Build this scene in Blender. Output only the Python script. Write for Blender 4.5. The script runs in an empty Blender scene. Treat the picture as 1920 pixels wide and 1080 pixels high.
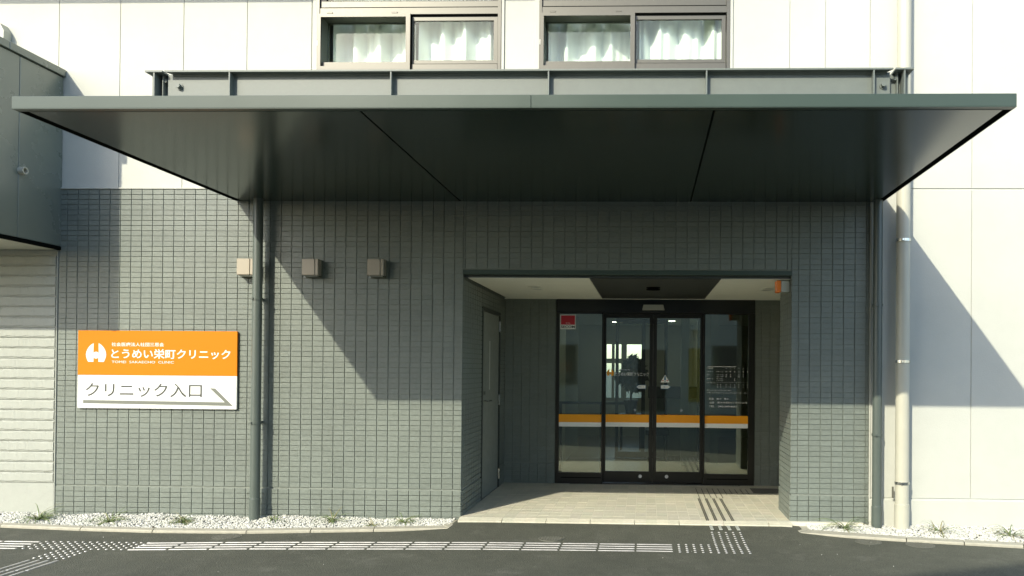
import bpy, math, random
import numpy as np
from mathutils import Vector, Matrix
random.seed(7); rng = np.random.default_rng(11)
sc = bpy.context.scene
col = sc.collection

# ------------------------------------------------------------------ camera
YAW, PITCH, ROLL = 0.0307764, 0.0081365, 0.0081377
cy, sy, cp, sp, cr, sr = math.cos(YAW), math.sin(YAW), math.cos(PITCH), math.sin(PITCH), math.cos(ROLL), math.sin(ROLL)
fwd = Vector((-sy*cp, cy*cp, sp)); rgt = Vector((cy, sy, 0)); up = rgt.cross(fwd)
r2 = rgt*cr + up*sr; u2 = up*cr - rgt*sr
cd = bpy.data.cameras.new('camera'); cam = bpy.data.objects.new('camera', cd); col.objects.link(cam)
cam.matrix_world = Matrix(((r2.x, u2.x, -fwd.x, 0), (r2.y, u2.y, -fwd.y, -7.3), (r2.z, u2.z, -fwd.z, 1.398), (0, 0, 0, 1)))
cd.sensor_width = 36; cd.lens = 1460/1920*36
cd.shift_x = -(1168.5-960)/1920; cd.shift_y = (680.44-540)/1920
cd.clip_start = 0.05; cd.clip_end = 2000
sc.camera = cam

# ------------------------------------------------------------------ sky, sun, exposure
SUN = Vector((1.37, 2.63, -1.89)).normalized()          # direction the light travels
EL = math.asin(-SUN.z); AZ = math.atan2(-SUN.x, -SUN.y)   # towards the sun
w = bpy.data.worlds.new('World'); sc.world = w; w.use_nodes = True
nt = w.node_tree; bg = nt.nodes['Background']
sky = nt.nodes.new('ShaderNodeTexSky'); sky.sky_type = 'NISHITA'; sky.sun_disc = False
sky.sun_elevation = EL; sky.sun_rotation = AZ; sky.air_density = 1.0; sky.dust_density = 1.2; sky.ozone_density = 1.0
nt.links.new(sky.outputs[0], bg.inputs[0]); bg.inputs[1].default_value = 0.15
sd = bpy.data.lights.new('sun', 'SUN'); so = bpy.data.objects.new('sun', sd); col.objects.link(so)
sd.energy = 2.0; sd.angle = math.radians(0.53); sd.color = (1.0, 0.94, 0.77)
so.rotation_euler = SUN.to_track_quat('-Z', 'Y').to_euler()
so.location = (-8, -16, 14)
vs = sc.view_settings
vs.view_transform = 'Standard'; vs.look = 'None'; vs.gamma = 1; vs.use_curve_mapping = False
vs.exposure = 1.55
sc.cycles.use_denoising = True
sc.cycles.transparent_max_bounces = 24; sc.cycles.max_bounces = 10; sc.cycles.diffuse_bounces = 5; sc.cycles.glossy_bounces = 5

# ------------------------------------------------------------------ materials
def mat(name, rgb, rough=0.6, metal=0.0, var=0.0, vscale=6.0, bump=0.0, bscale=60.0, spec=0.5, emit=None, grime=None, coat=0.0):
    m = bpy.data.materials.new(name); m.use_nodes = True
    n = m.node_tree; b = n.nodes['Principled BSDF']
    b.inputs['Base Color'].default_value = (*rgb, 1); b.inputs['Roughness'].default_value = rough
    b.inputs['Metallic'].default_value = metal; b.inputs['Specular IOR Level'].default_value = spec
    b.inputs['Coat Weight'].default_value = coat; b.inputs['Coat Roughness'].default_value = 0.15
    geo = n.nodes.new('ShaderNodeNewGeometry')
    if var > 0:
        t = n.nodes.new('ShaderNodeTexNoise'); t.inputs['Scale'].default_value = vscale; t.inputs['Detail'].default_value = 6
        t.inputs['Roughness'].default_value = 0.65
        n.links.new(geo.outputs['Position'], t.inputs['Vector'])
        mr = n.nodes.new('ShaderNodeMapRange'); mr.inputs[1].default_value = 0.3; mr.inputs[2].default_value = 0.7
        mr.inputs[3].default_value = 1-var; mr.inputs[4].default_value = 1+var
        n.links.new(t.outputs['Fac'], mr.inputs[0])
        mx = n.nodes.new('ShaderNodeMix'); mx.data_type = 'RGBA'; mx.blend_type = 'MULTIPLY'; mx.inputs[0].default_value = 1
        mx.inputs[6].default_value = (*rgb, 1); n.links.new(mr.outputs[0], mx.inputs[7])
        n.links.new(mx.outputs[2], b.inputs['Base Color'])
        r = n.nodes.new('ShaderNodeMapRange'); r.inputs[3].default_value = max(0.02, rough-0.06); r.inputs[4].default_value = min(1, rough+0.06)
        n.links.new(t.outputs['Fac'], r.inputs[0]); n.links.new(r.outputs[0], b.inputs['Roughness'])
    if bump > 0:
        t2 = n.nodes.new('ShaderNodeTexNoise'); t2.inputs['Scale'].default_value = bscale; t2.inputs['Detail'].default_value = 5
        n.links.new(geo.outputs['Position'], t2.inputs['Vector'])
        bp = n.nodes.new('ShaderNodeBump'); bp.inputs['Strength'].default_value = bump; bp.inputs['Distance'].default_value = 0.01
        n.links.new(t2.outputs['Fac'], bp.inputs['Height']); n.links.new(bp.outputs[0], b.inputs['Normal'])
    if emit:
        b.inputs['Emission Color'].default_value = (*emit[0], 1); b.inputs['Emission Strength'].default_value = emit[1]
    return m

def cell_mat(name, rgb, size, var, rough, spec=0.5, hue=0.0):
    """colour differs a little from tile to tile (cell of the laying grid), plus fine grain"""
    m = mat(name, rgb, rough, 0, 0.10, 35.0, 0.12, 220, spec)
    n = m.node_tree; b = n.nodes['Principled BSDF']
    src = b.inputs['Base Color'].links[0].from_socket
    geo = n.nodes.new('ShaderNodeNewGeometry')
    add = n.nodes.new('ShaderNodeVectorMath'); add.operation = 'ADD'; add.inputs[1].default_value = size[1]
    dv = n.nodes.new('ShaderNodeVectorMath'); dv.operation = 'DIVIDE'; dv.inputs[1].default_value = size[0]
    fl = n.nodes.new('ShaderNodeVectorMath'); fl.operation = 'FLOOR'
    wn = n.nodes.new('ShaderNodeTexWhiteNoise'); wn.noise_dimensions = '3D'
    n.links.new(geo.outputs['Position'], add.inputs[0]); n.links.new(add.outputs[0], dv.inputs[0]); n.links.new(dv.outputs[0], fl.inputs[0]); n.links.new(fl.outputs[0], wn.inputs['Vector'])
    mr = n.nodes.new('ShaderNodeMapRange'); mr.inputs[3].default_value = 1-var; mr.inputs[4].default_value = 1+var
    n.links.new(wn.outputs['Value'], mr.inputs[0])
    mx = n.nodes.new('ShaderNodeMix'); mx.data_type = 'RGBA'; mx.blend_type = 'MULTIPLY'; mx.inputs[0].default_value = 1
    n.links.new(src, mx.inputs[6]); n.links.new(mr.outputs[0], mx.inputs[7])
    out = mx.outputs[2]
    big = n.nodes.new('ShaderNodeTexNoise'); big.inputs['Scale'].default_value = 1.1; big.inputs['Detail'].default_value = 5
    n.links.new(geo.outputs['Position'], big.inputs['Vector'])
    mb_ = n.nodes.new('ShaderNodeMapRange'); mb_.inputs[1].default_value = 0.3; mb_.inputs[2].default_value = 0.7; mb_.inputs[3].default_value = 0.92; mb_.inputs[4].default_value = 1.08
    n.links.new(big.outputs['Fac'], mb_.inputs[0])
    m3 = n.nodes.new('ShaderNodeMix'); m3.data_type = 'RGBA'; m3.blend_type = 'MULTIPLY'; m3.inputs[0].default_value = 1
    n.links.new(out, m3.inputs[6]); n.links.new(mb_.outputs[0], m3.inputs[7]); out = m3.outputs[2]
    if hue:
        m2 = n.nodes.new('ShaderNodeMix'); m2.data_type = 'RGBA'; m2.blend_type = 'MULTIPLY'; m2.inputs[0].default_value = hue
        n.links.new(out, m2.inputs[6]); n.links.new(wn.outputs['Color'], m2.inputs[7]); out = m2.outputs[2]
    n.links.new(out, b.inputs['Base Color'])
    return m

def glass_mat(name, tint, ior=1.5):
    m = bpy.data.materials.new(name); m.use_nodes = True; n = m.node_tree
    n.nodes.remove(n.nodes['Principled BSDF']); o = n.nodes['Material Output']
    tr = n.nodes.new('ShaderNodeBsdfTransparent'); tr.inputs[0].default_value = (*tint, 1)
    gl = n.nodes.new('ShaderNodeBsdfGlossy'); gl.inputs['Roughness'].default_value = 0.0; gl.inputs['Color'].default_value = (0.96, 0.98, 0.88, 1)
    fr = n.nodes.new('ShaderNodeFresnel'); fr.inputs[0].default_value = ior
    mx = n.nodes.new('ShaderNodeMixShader')
    n.links.new(fr.outputs[0], mx.inputs[0]); n.links.new(tr.outputs[0], mx.inputs[1]); n.links.new(gl.outputs[0], mx.inputs[2])
    n.links.new(mx.outputs[0], o.inputs[0])
    return m

def asphalt_mat():
    m = mat('asphalt', (0.058, 0.06, 0.05), 0.85, 0, 0.0, 1, 0, 1, 0.35)
    n = m.node_tree; b = n.nodes['Principled BSDF']; geo = n.nodes.new('ShaderNodeNewGeometry')
    def noise(s, d, rgh=0.6):
        t = n.nodes.new('ShaderNodeTexNoise'); t.inputs['Scale'].default_value = s; t.inputs['Detail'].default_value = d; t.inputs['Roughness'].default_value = rgh
        n.links.new(geo.outputs['Position'], t.inputs['Vector']); return t
    big = noise(0.9, 4); mid = noise(9, 5, 0.7); fine = noise(85, 4, 0.85)
    vor = n.nodes.new('ShaderNodeTexVoronoi'); vor.inputs['Scale'].default_value = 110; n.links.new(geo.outputs['Position'], vor.inputs['Vector'])
    ramp = n.nodes.new('ShaderNodeValToRGB'); e = ramp.color_ramp.elements
    e[0].position = 0.3; e[0].color = (0.052, 0.055, 0.041, 1); e[1].position = 0.7; e[1].color = (0.090, 0.093, 0.069, 1)
    a = n.nodes.new('ShaderNodeMath'); a.operation = 'MULTIPLY'; a.inputs[1].default_value = 0.45; n.links.new(mid.outputs['Fac'], a.inputs[0])
    c = n.nodes.new('ShaderNodeMath'); c.operation = 'MULTIPLY_ADD'; c.inputs[1].default_value = 0.55; n.links.new(big.outputs['Fac'], c.inputs[0]); n.links.new(a.outputs[0], c.inputs[2])
    n.links.new(c.outputs[0], ramp.inputs[0])
    r2_ = n.nodes.new('ShaderNodeMapRange'); r2_.inputs[1].default_value = 0.3; r2_.inputs[2].default_value = 0.75; r2_.inputs[3].default_value = 0.5; r2_.inputs[4].default_value = 1.6
    n.links.new(fine.outputs['Fac'], r2_.inputs[0])
    mx = n.nodes.new('ShaderNodeMix'); mx.data_type = 'RGBA'; mx.blend_type = 'MULTIPLY'; mx.inputs[0].default_value = 1
    n.links.new(ramp.outputs[0], mx.inputs[6]); n.links.new(r2_.outputs[0], mx.inputs[7])
    # pale scuffs and dust
    sc_ = noise(3.2, 8, 0.75); rs = n.nodes.new('ShaderNodeMapRange'); rs.inputs[1].default_value = 0.55; rs.inputs[2].default_value = 0.72; rs.inputs[4].default_value = 0.6
    n.links.new(sc_.outputs['Fac'], rs.inputs[0])
    m3 = n.nodes.new('ShaderNodeMix'); m3.data_type = 'RGBA'; n.links.new(rs.outputs[0], m3.inputs[0]); n.links.new(mx.outputs[2], m3.inputs[6]); m3.inputs[7].default_value = (0.14, 0.138, 0.112, 1)
    n.links.new(m3.outputs[2], b.inputs['Base Color'])
    h = n.nodes.new('ShaderNodeMath'); h.operation = 'ADD'; n.links.new(vor.outputs['Distance'], h.inputs[0]); n.links.new(fine.outputs['Fac'], h.inputs[1])
    bp = n.nodes.new('ShaderNodeBump'); bp.inputs['Strength'].default_value = 0.6; bp.inputs['Distance'].default_value = 0.006
    n.links.new(h.outputs[0], bp.inputs['Height']); n.links.new(bp.outputs[0], b.inputs['Normal'])
    return m

M = {}
M['white'] = mat('white_wall_paint', (0.46, 0.468, 0.415), 0.75, 0, 0.045, 1.6, 0.2, 130, 0.3)
M['sealant'] = mat('joint_sealant', (0.56, 0.57, 0.52), 0.8)
M['tile'] = cell_mat('grey_tile', (0.163, 0.186, 0.160), ((0.1042, 0.1042, 0.0497), (5.056, 0.03, -0.251)), 0.055, 0.42, 0.5)
M['mortar'] = mat('tile_mortar', (0.19, 0.21, 0.18), 0.9, 0, 0.12, 12)
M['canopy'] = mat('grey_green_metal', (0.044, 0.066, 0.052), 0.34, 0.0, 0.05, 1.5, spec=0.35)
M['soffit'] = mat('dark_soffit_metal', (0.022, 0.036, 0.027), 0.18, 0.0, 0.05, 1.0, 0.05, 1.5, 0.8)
M['black'] = mat('black_rubber', (0.006, 0.007, 0.006), 1.0, spec=0.0)
M['steel'] = mat('painted_steel', (0.118, 0.136, 0.118), 0.5, 0, 0.06, 14, 0.05, 40)
M['pipe'] = mat('dark_pipe_paint', (0.078, 0.096, 0.083), 0.38, 0, 0.04, 8)
M['wpipe'] = mat('cream_pipe_pvc', (0.44, 0.43, 0.345), 0.4, 0, 0.02, 6)
M['chrome'] = mat('stainless_steel', (0.62, 0.62, 0.58), 0.22, 1.0)
M['bar'] = mat('stainless_bar', (0.46, 0.45, 0.42), 0.42, 0.4, 0.2, 9)
M['alu'] = mat('champagne_aluminium', (0.095, 0.092, 0.076), 0.38, 0.35, 0.03, 30)
M['reveal'] = mat('dark_window_liner', (0.10, 0.11, 0.08), 0.5)
M['glass'] = glass_mat('clear_glass', (0.96, 0.985, 0.965), 1.36)
M['doorglass'] = glass_mat('door_glass', (0.84, 0.92, 0.85), 2.1)
M['curtain'] = mat('white_curtain', (0.76, 0.80, 0.77), 0.85)
M['door_frame'] = mat('bronze_black_frame', (0.020, 0.020, 0.015), 0.35, 0.3)
M['header'] = mat('black_header', (0.010, 0.012, 0.010), 0.3)
M['steel_door'] = mat('dark_door_paint', (0.034, 0.042, 0.036), 0.4)
M['ceil'] = mat('white_ceiling_board', (0.80, 0.81, 0.70), 0.8, 0, 0.03, 5)
M['dark_ceil'] = mat('dark_ceiling_panel', (0.045, 0.047, 0.040), 0.4)
M['floor'] = cell_mat('beige_floor_tile', (0.515, 0.495, 0.385), ((0.1025, 0.15, 9.0), (1.744, 0.0, 1.0)), 0.06, 0.55, 0.4, 0.03)
M['grout'] = mat('floor_grout', (0.58, 0.56, 0.46), 0.9)
M['concrete'] = mat('pale_concrete', (0.34, 0.325, 0.255), 0.85, 0, 0.12, 18, 0.3, 90)
M['asphalt'] = asphalt_mat()
M['gravel'] = mat('white_marble_chips', (0.50, 0.50, 0.45), 0.6, 0, 0.25, 45)
M['soil'] = mat('soil', (0.16, 0.15, 0.12), 0.95, 0, 0.2, 30, 0.4, 80)
M['grass'] = mat('grass_blade', (0.105, 0.150, 0.045), 0.5, 0, 0.3, 40)
M['drygrass'] = mat('dry_blade', (0.22, 0.20, 0.09), 0.6, 0, 0.3, 40)
M['siding'] = mat('cream_siding', (0.31, 0.325, 0.285), 0.75, 0, 0.04, 10, 0.25, 60)
M['annex'] = mat('annex_metal', (0.155, 0.180, 0.150), 0.28, 0, 0.05, 1.5, spec=0.9)
M['annex_soffit'] = mat('annex_soffit', (0.55, 0.55, 0.46), 0.7)
M['orange'] = mat('orange_panel', (0.52, 0.165, 0.001), 0.45, spec=0.15)
M['ofilm'] = mat('orange_film', (0.95, 0.38, 0.006), 0.35)  # sign orange raised in colour to offset the porch shade
M['signwhite'] = mat('sign_white', (0.62, 0.63, 0.60), 0.35)
M['ink'] = mat('sign_ink', (0.03, 0.035, 0.03), 0.5)
M['arrow'] = mat('sign_arrow_grey', (0.13, 0.14, 0.115), 0.5)
M['white_film'] = mat('white_film', (0.85, 0.86, 0.82), 0.5)
M['red_film'] = mat('red_film', (0.50, 0.02, 0.035), 0.4)
M['blue_film'] = mat('blue_film', (0.03, 0.16, 0.30), 0.4)
M['hood'] = mat('beige_hood_metal', (0.275, 0.245, 0.185), 0.35, 0.1)
M['beacon'] = mat('orange_plastic', (0.80, 0.19, 0.01), 0.25)
M['plastic'] = mat('grey_plastic', (0.40, 0.42, 0.37), 0.4)
M['cover'] = mat('cast_cover', (0.105, 0.107, 0.085), 0.6, 0.1, 0.2, 50, 0.4, 120)
M['strip'] = mat('grey_tactile_rubber', (0.10, 0.10, 0.08), 0.7)
M['inner'] = mat('interior_wall', (0.50, 0.50, 0.42), 0.8)
M['innerfloor'] = mat('interior_floor', (0.22, 0.20, 0.16), 0.4)
M['lamp'] = mat('lit_lamp', (0.9, 0.9, 0.85), 0.5, emit=((1.0, 0.95, 0.82), 16.0))
M['plantdark'] = mat('indoor_leaf', (0.035, 0.06, 0.025), 0.5)
M['wood'] = mat('dark_wood', (0.06, 0.045, 0.03), 0.5)
M['render'] = mat('house_render', (0.30, 0.29, 0.25), 0.85, 0, 0.08, 2)
M['guard'] = mat('yellow_guard', (0.24, 0.18, 0.02), 0.5)
M['roof'] = mat('house_roof', (0.06, 0.06, 0.06), 0.7)
M['darkglass'] = mat('dark_window_glass', (0.02, 0.025, 0.025), 0.05)

# ------------------------------------------------------------------ helpers
class MB:
    def __init__(s): s.v = []; s.f = []
    def add(s, vs_, fs):
        o = len(s.v); s.v += [tuple(p) for p in vs_]; s.f += [tuple(i+o for i in f) for f in fs]; return s
    def box(s, x0, x1, y0, y1, z0, z1):
        return s.add([(x0,y0,z0),(x1,y0,z0),(x1,y1,z0),(x0,y1,z0),(x0,y0,z1),(x1,y0,z1),(x1,y1,z1),(x0,y1,z1)],
                     [(0,3,2,1),(4,5,6,7),(0,1,5,4),(1,2,6,5),(2,3,7,6),(3,0,4,7)])
    def bbox(s, x0, x1, y0, y1, z0, z1, b=0.003):
        """box with chamfered edges"""
        P = []
        for (z, i) in ((z0, b), (z0+b, 0), (z1-b, 0), (z1, b)):
            for (x, y) in ((x0+b, y0), (x1-b, y0), (x1, y0+b), (x1, y1-b), (x1-b, y1), (x0+b, y1), (x0, y1-b), (x0, y0+b)):
                cx, cy_ = (x0+x1)/2, (y0+y1)/2
                dx = i if abs(x-cx) > (x1-x0)/2-b*1.5 else 0; dy = i if abs(y-cy_) > (y1-y0)/2-b*1.5 else 0
                P.append((x-math.copysign(dx, x-cx), y-math.copysign(dy, y-cy_), z))
        F = [tuple(range(7, -1, -1)), tuple(range(24, 32))]
        for k in range(3):
            for j in range(8):
                a, c = k*8+j, k*8+(j+1) % 8; F.append((a, c, c+8, a+8))
        return s.add(P, F)
    def tube(s, p, q, r, n=12, r2=None, caps=True):
        p, q = Vector(p), Vector(q); d = (q-p).normalized(); a = d.orthogonal().normalized(); b = d.cross(a); r2 = r if r2 is None else r2
        vs_ = [p+(a*math.cos(t)+b*math.sin(t))*r for t in [2*math.pi*k/n for k in range(n)]] + [q+(a*math.cos(t)+b*math.sin(t))*r2 for t in [2*math.pi*k/n for k in range(n)]]
        fs = [(k, (k+1) % n, n+(k+1) % n, n+k) for k in range(n)]
        if caps: fs += [tuple(range(n-1, -1, -1)), tuple(range(n, 2*n))]
        return s.add(vs_, fs)
    def ring(s, c, axis, ro, ri, h, n=20):
        c = Vector(c); d = Vector(axis).normalized(); a = d.orthogonal().normalized(); b = d.cross(a); vs_ = []
        for (r, t) in ((ro, 0), (ro, h), (ri, h), (ri, 0)):
            vs_ += [c+d*t+(a*math.cos(2*math.pi*k/n)+b*math.sin(2*math.pi*k/n))*r for k in range(n)]
        fs = []
        for L in range(4):
            for k in range(n):
                fs.append((L*n+k, L*n+(k+1) % n, ((L+1) % 4)*n+(k+1) % n, ((L+1) % 4)*n+k))
        return s.add(vs_, fs)
    def prism(s, poly, z0, z1):
        n = len(poly); vs_ = [(x, y, z0) for x, y in poly]+[(x, y, z1) for x, y in poly]
        return s.add(vs_, [tuple(range(n-1, -1, -1)), tuple(range(n, 2*n))]+[(k, (k+1) % n, n+(k+1) % n, n+k) for k in range(n)])
    def prism_y(s, poly, y0, y1):
        n = len(poly); vs_ = [(x, y0, z) for x, z in poly]+[(x, y1, z) for x, z in poly]
        return s.add(vs_, [tuple(range(n)), tuple(range(2*n-1, n-1, -1))]+[(k, n+k, n+(k+1) % n, (k+1) % n) for k in range(n)])
    def frame(s, x0, x1, z0, z1, t, y0, y1):
        """rectangular ring in the xz plane; t = (left, right, bottom, top)"""
        s.box(x0, x0+t[0], y0, y1, z0, z1); s.box(x1-t[1], x1, y0, y1, z0, z1)
        s.box(x0+t[0], x1-t[1], y0, y1, z0, z0+t[2]); s.box(x0+t[0], x1-t[1], y0, y1, z1-t[3], z1); return s
    def mesh(s, name, smooth=False, fix=True):
        me = bpy.data.meshes.new(name); me.from_pydata(s.v, [], s.f); me.update()
        if fix:
            import bmesh
            bm = bmesh.new(); bm.from_mesh(me); bmesh.ops.recalc_face_normals(bm, faces=bm.faces); bm.to_mesh(me); bm.free()
        if smooth:
            for p in me.polygons: p.use_smooth = True
            try: me.set_sharp_from_angle(angle=math.radians(40))
            except Exception: pass
        return me

def tag(o, label=None, cat=None, group=None, kind=None):
    if label: o['label'] = label
    if cat: o['category'] = cat
    if group: o['group'] = group
    if kind: o['kind'] = kind
    return o
def thing(name, label, cat, loc=(0, 0, 0), group=None, kind=None):
    o = bpy.data.objects.new(name, None); col.objects.link(o); o.location = loc; o.empty_display_size = 0.2
    o['_p'] = 1; del o['_p']
    return tag(o, label, cat, group, kind)
def world_loc(o):
    v = Vector(o.location); p = o.parent
    while p: v = v + p.location; p = p.parent
    return v
def obj(name, mb, m, parent=None, smooth=False, kind=None, label=None, loc=None, me=None):
    """links one mesh object; geometry in world metres unless loc is given"""
    me = me or mb.mesh(name, smooth)
    if not me.materials: me.materials.append(m)
    o = bpy.data.objects.new(name, me); col.objects.link(o)
    L = Vector(loc) if loc is not None else Vector((0, 0, 0))
    if parent: o.parent = parent; o.location = L - world_loc(parent)
    else: o.location = L
    return tag(o, label, None, None, kind)
def dup(root, delta, label=None, group=None):
    r = root.copy(); col.objects.link(r); r.location = Vector(root.location)+Vector(delta)
    if label: r['label'] = label
    if group: r['group'] = group
    for ch in list(root.children):
        c = ch.copy(); col.objects.link(c); c.parent = r
        for g in list(ch.children):
            d = g.copy(); col.objects.link(d); d.parent = c
    return r
def text(s, x0, x1, z0, z1, y, m, parent, name='lettering', bold=0.0, thick=0.0012, label=None):
    c = bpy.data.curves.new('t', 'FONT'); c.body = s; c.resolution_u = 3; c.offset = bold
    o = bpy.data.objects.new('t', c); col.objects.link(o)
    dg = bpy.context.evaluated_depsgraph_get(); dg.update()
    me = bpy.data.meshes.new_from_object(o.evaluated_get(dg)); bpy.data.objects.remove(o)
    co = np.array([v.co[:] for v in me.vertices]); mn, mx = co.min(0), co.max(0)
    for v in me.vertices:
        v.co = (x0+(v.co.x-mn[0])/(mx[0]-mn[0])*(x1-x0), y, z0+(v.co.y-mn[1])/(mx[1]-mn[1])*(z1-z0))
    me.materials.clear(); me.materials.append(m); me.name = name
    return obj(name, None, m, parent, me=me, label=label)
def poly_plate(pts, y, m, parent, name, d=0.0015):
    return obj(name, MB().prism_y(pts, y-d, y), m, parent)

# ------------------------------------------------------------------ ground
def asphalt_z(x, y):
    e = max(0.0, min(1.0, (y+0.75)/0.55)); ex = max(0.0, min(1.0, (2.0-abs(x+0.2))/0.5))
    return -0.06 + 0.032*e*ex
xs = [-400, -60, -20, -10] + [ -8+0.25*k for k in range(57)] + [8, 12, 20, 60, 400]
ys = [-400, -60, -25, -12, -9, -7, -5, -4, -3, -2.2, -1.6, -1.2, -0.9, -0.75, -0.6, -0.45, -0.3, -0.2, -0.1, 0.2, 12, 60, 400]
mb = MB(); nx = len(xs)
mb.add([(x, y, asphalt_z(x, y)) for y in ys for x in xs], [(j*nx+i, j*nx+i+1, (j+1)*nx+i+1, (j+1)*nx+i) for j in range(len(ys)-1) for i in range(nx-1)])
obj('road', mb, M['asphalt'], None, smooth=True, kind='structure')

# white chips between kerb and wall
L_out = [(-8.5, -0.30), (-6.6, -0.44), (-5.76, -0.515), (-4.967, -0.60), (-4.294, -0.643), (-3.476, -0.62), (-2.412, -0.465), (-1.77, -0.373)]
L_in = [(-8.5, -0.215), (-6.6, -0.35), (-5.80, -0.424), (-5.0, -0.511), (-4.33, -0.548), (-3.5, -0.525), (-2.43, -0.365), (-1.838, -0.265)]
R_out = [(1.367, -0.337), (2.229, -0.56), (3.13, -0.742), (4.6, -1.02), (7.5, -1.55)]
R_in = [(1.477, -0.214), (2.265, -0.451), (3.179, -0.64), (4.63, -0.915), (7.5, -1.43)]
def bed(line, y1, x_end):
    m = MB(); n = len(line)
    m.add([(x, y, -0.062) for x, y in line]+[(x, y1, -0.052) for x, y in line], [(k, k+1, n+k+1, n+k) for k in range(n-1)]); return m
gb = bed(L_in, 0.02, 0); g2 = bed(R_in, 0.02, 0); gb.add(g2.v, g2.f)
ico_v = []; ph = (1+5**0.5)/2
for a in (-1, 1):
    for b in (-ph, ph): ico_v += [(0, a, b), (a, b, 0), (b, 0, a)]
ico_v = np.array(ico_v, float)/math.hypot(1, ph)
import itertools
dm = min(np.linalg.norm(ico_v[0]-ico_v[k]) for k in range(1, 12))
ico_f = [t for t in itertools.combinations(range(12), 3) if all(abs(np.linalg.norm(ico_v[t[i]]-ico_v[t[j]])-dm) < 1e-3 for i, j in ((0, 1), (1, 2), (0, 2)))]
ico_f = [t if np.dot(np.cross(ico_v[t[1]]-ico_v[t[0]], ico_v[t[2]]-ico_v[t[0]]), ico_v[t[0]]) > 0 else (t[0], t[2], t[1]) for t in ico_f]
def stones(pts, smin, smax):
    V = []; F = []
    for (x, y, z) in pts:
        s = rng.uniform(smin, smax); sc3 = s*rng.uniform(0.65, 1.25, 3); sc3[2] *= 0.8
        a = rng.uniform(0, 6.28); ca, sa = math.cos(a), math.sin(a)
        p = ico_v*(1+rng.uniform(-0.22, 0.22, (12, 1)))*sc3
        p = np.stack([p[:, 0]*ca-p[:, 1]*sa+x, p[:, 0]*sa+p[:, 1]*ca+y, p[:, 2]+z], 1)
        o = len(V); V += p.tolist(); F += [(i+o, j+o, k+o) for i, j, k in ico_f]
    return V, F
def lerp_line(line, x):
    for (a, b) in zip(line, line[1:]):
        if a[0] <= x <= b[0]: return a[1]+(b[1]-a[1])*(x-a[0])/(b[0]-a[0])
    return line[-1][1]
pts = []
for (line, xa, xb, n) in ((L_in, -6.9, -1.80, 9000), (R_in, 1.485, 4.2, 5600)):
    for _ in range(n):
        x = rng.uniform(xa, xb); y0 = lerp_line(line, x)+0.008; y = rng.uniform(y0, -0.008)
        t = (y-y0)/(-y0)
        h = -0.050+0.022*t+0.012*math.sin(x*3.1)*math.sin(x*7.3+1)*t+rng.uniform(-0.004, 0.008)
        pts.append((x, y, h))
obj('soil_bed', gb, M['soil'], None, kind='structure')
V, F = stones(pts, 0.0078, 0.0135)
obj('white_gravel', MB().add(V, F), M['gravel'], None, kind='stuff')
V, F = stones([(rng.uniform(-5, 4), -rng.uniform(0.05, 1.0)**1.5*2.2-0.35, -0.056) for _ in range(60)], 0.0015, 0.004)
obj('stray_grit', MB().add(V, F), M['gravel'], None, kind='stuff')

# kerbs, stone by stone
kerb = tag(bpy.data.objects.new('kerb', None), None, None, None, 'structure'); col.objects.link(kerb); kerb.location = (-1.7, -0.3, -0.06)
def kerb_run(outer, inner, step):
    segs = []
    for k in range(len(outer)-1):
        L = math.dist(outer[k], outer[k+1]); n = max(1, round(L/step))
        for j in range(n):
            a, b = j/n, (j+1)/n; g = 0.004/L
            f = lambda P, t: (P[k][0]+(P[k+1][0]-P[k][0])*t, P[k][1]+(P[k+1][1]-P[k][1])*t)
            segs.append([f(outer, a+g), f(outer, b-g), f(inner, b-g), f(inner, a+g)])
    for q in segs:
        dz = random.uniform(-0.002, 0.002)
        m = MB(); t = 0.008
        o0, o1, i1, i0 = q
        m.add([(o0[0], o0[1], -0.13), (o1[0], o1[1], -0.13), (i1[0], i1[1], -0.13), (i0[0], i0[1], -0.13),
               (o0[0], o0[1], -0.046+dz), (o1[0], o1[1], -0.046+dz), (i1[0], i1[1], -0.034+dz), (i0[0], i0[1], -0.034+dz),
               (o0[0]+0.001, o0[1]+t, -0.035+dz), (o1[0]+0.001, o1[1]+t, -0.035+dz)],
              [(0, 3, 2, 1), (0, 1, 5, 4), (4, 5, 9, 8), (8, 9, 6, 7), (1, 2, 6, 9, 5), (3, 0, 4, 8, 7), (2, 3, 7, 6)])
        obj('kerb_stone', m, M['concrete'], kerb)
kerb_run(L_out, L_in, 0.6); kerb_run(R_out, R_in, 0.6)
kerb_run([(-1.765, -0.368), (-1.750, 0.0)], [(-1.838, -0.262), (-1.850, 0.0)], 2)
kerb_run([(1.352, 0.0), (1.364, -0.332)], [(1.470, 0.0), (1.474, -0.216)], 2)

# ------------------------------------------------------------------ clinic building
clinic = thing('clinic_building', 'white panelled clinic with grey tiled ground floor and recessed entrance', 'building', (-0.2, 0, 0))
# masonry behind everything
mb = MB()
mb.box(-9.0, -3.20, 0.022, 0.30, 3.02, 6.6); mb.box(-1.38, -1.06, 0.022, 0.30, 3.02, 6.6); mb.box(0.78, 7.0, 0.022, 0.30, -0.2, 6.6) if False else None
mb.box(0.78, 7.0, 0.022, 0.30, 3.02, 6.6); mb.box(-3.20, -1.38, 0.022, 0.30, 3.02, 4.165); mb.box(-1.06, 0.78, 0.022, 0.30, 3.02, 4.165)
mb.box(-3.20, -1.38, 0.022, 0.30, 6.0, 6.6); mb.box(-1.06, 0.78, 0.022, 0.30, 6.0, 6.6)
mb.box(2.04, 7.0, 0.022, 0.30, -0.2, 3.02)
obj('wall', mb, M['sealant'], clinic)
mb = MB().box(-9.0, 7.0, 0.30, 9.3, 6.6, 6.8); mb.box(-9.2, -9.0, 0.02, 9.3, -0.2, 6.8); mb.box(7.0, 7.2, 0.02, 9.3, -0.2, 6.8)
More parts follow.
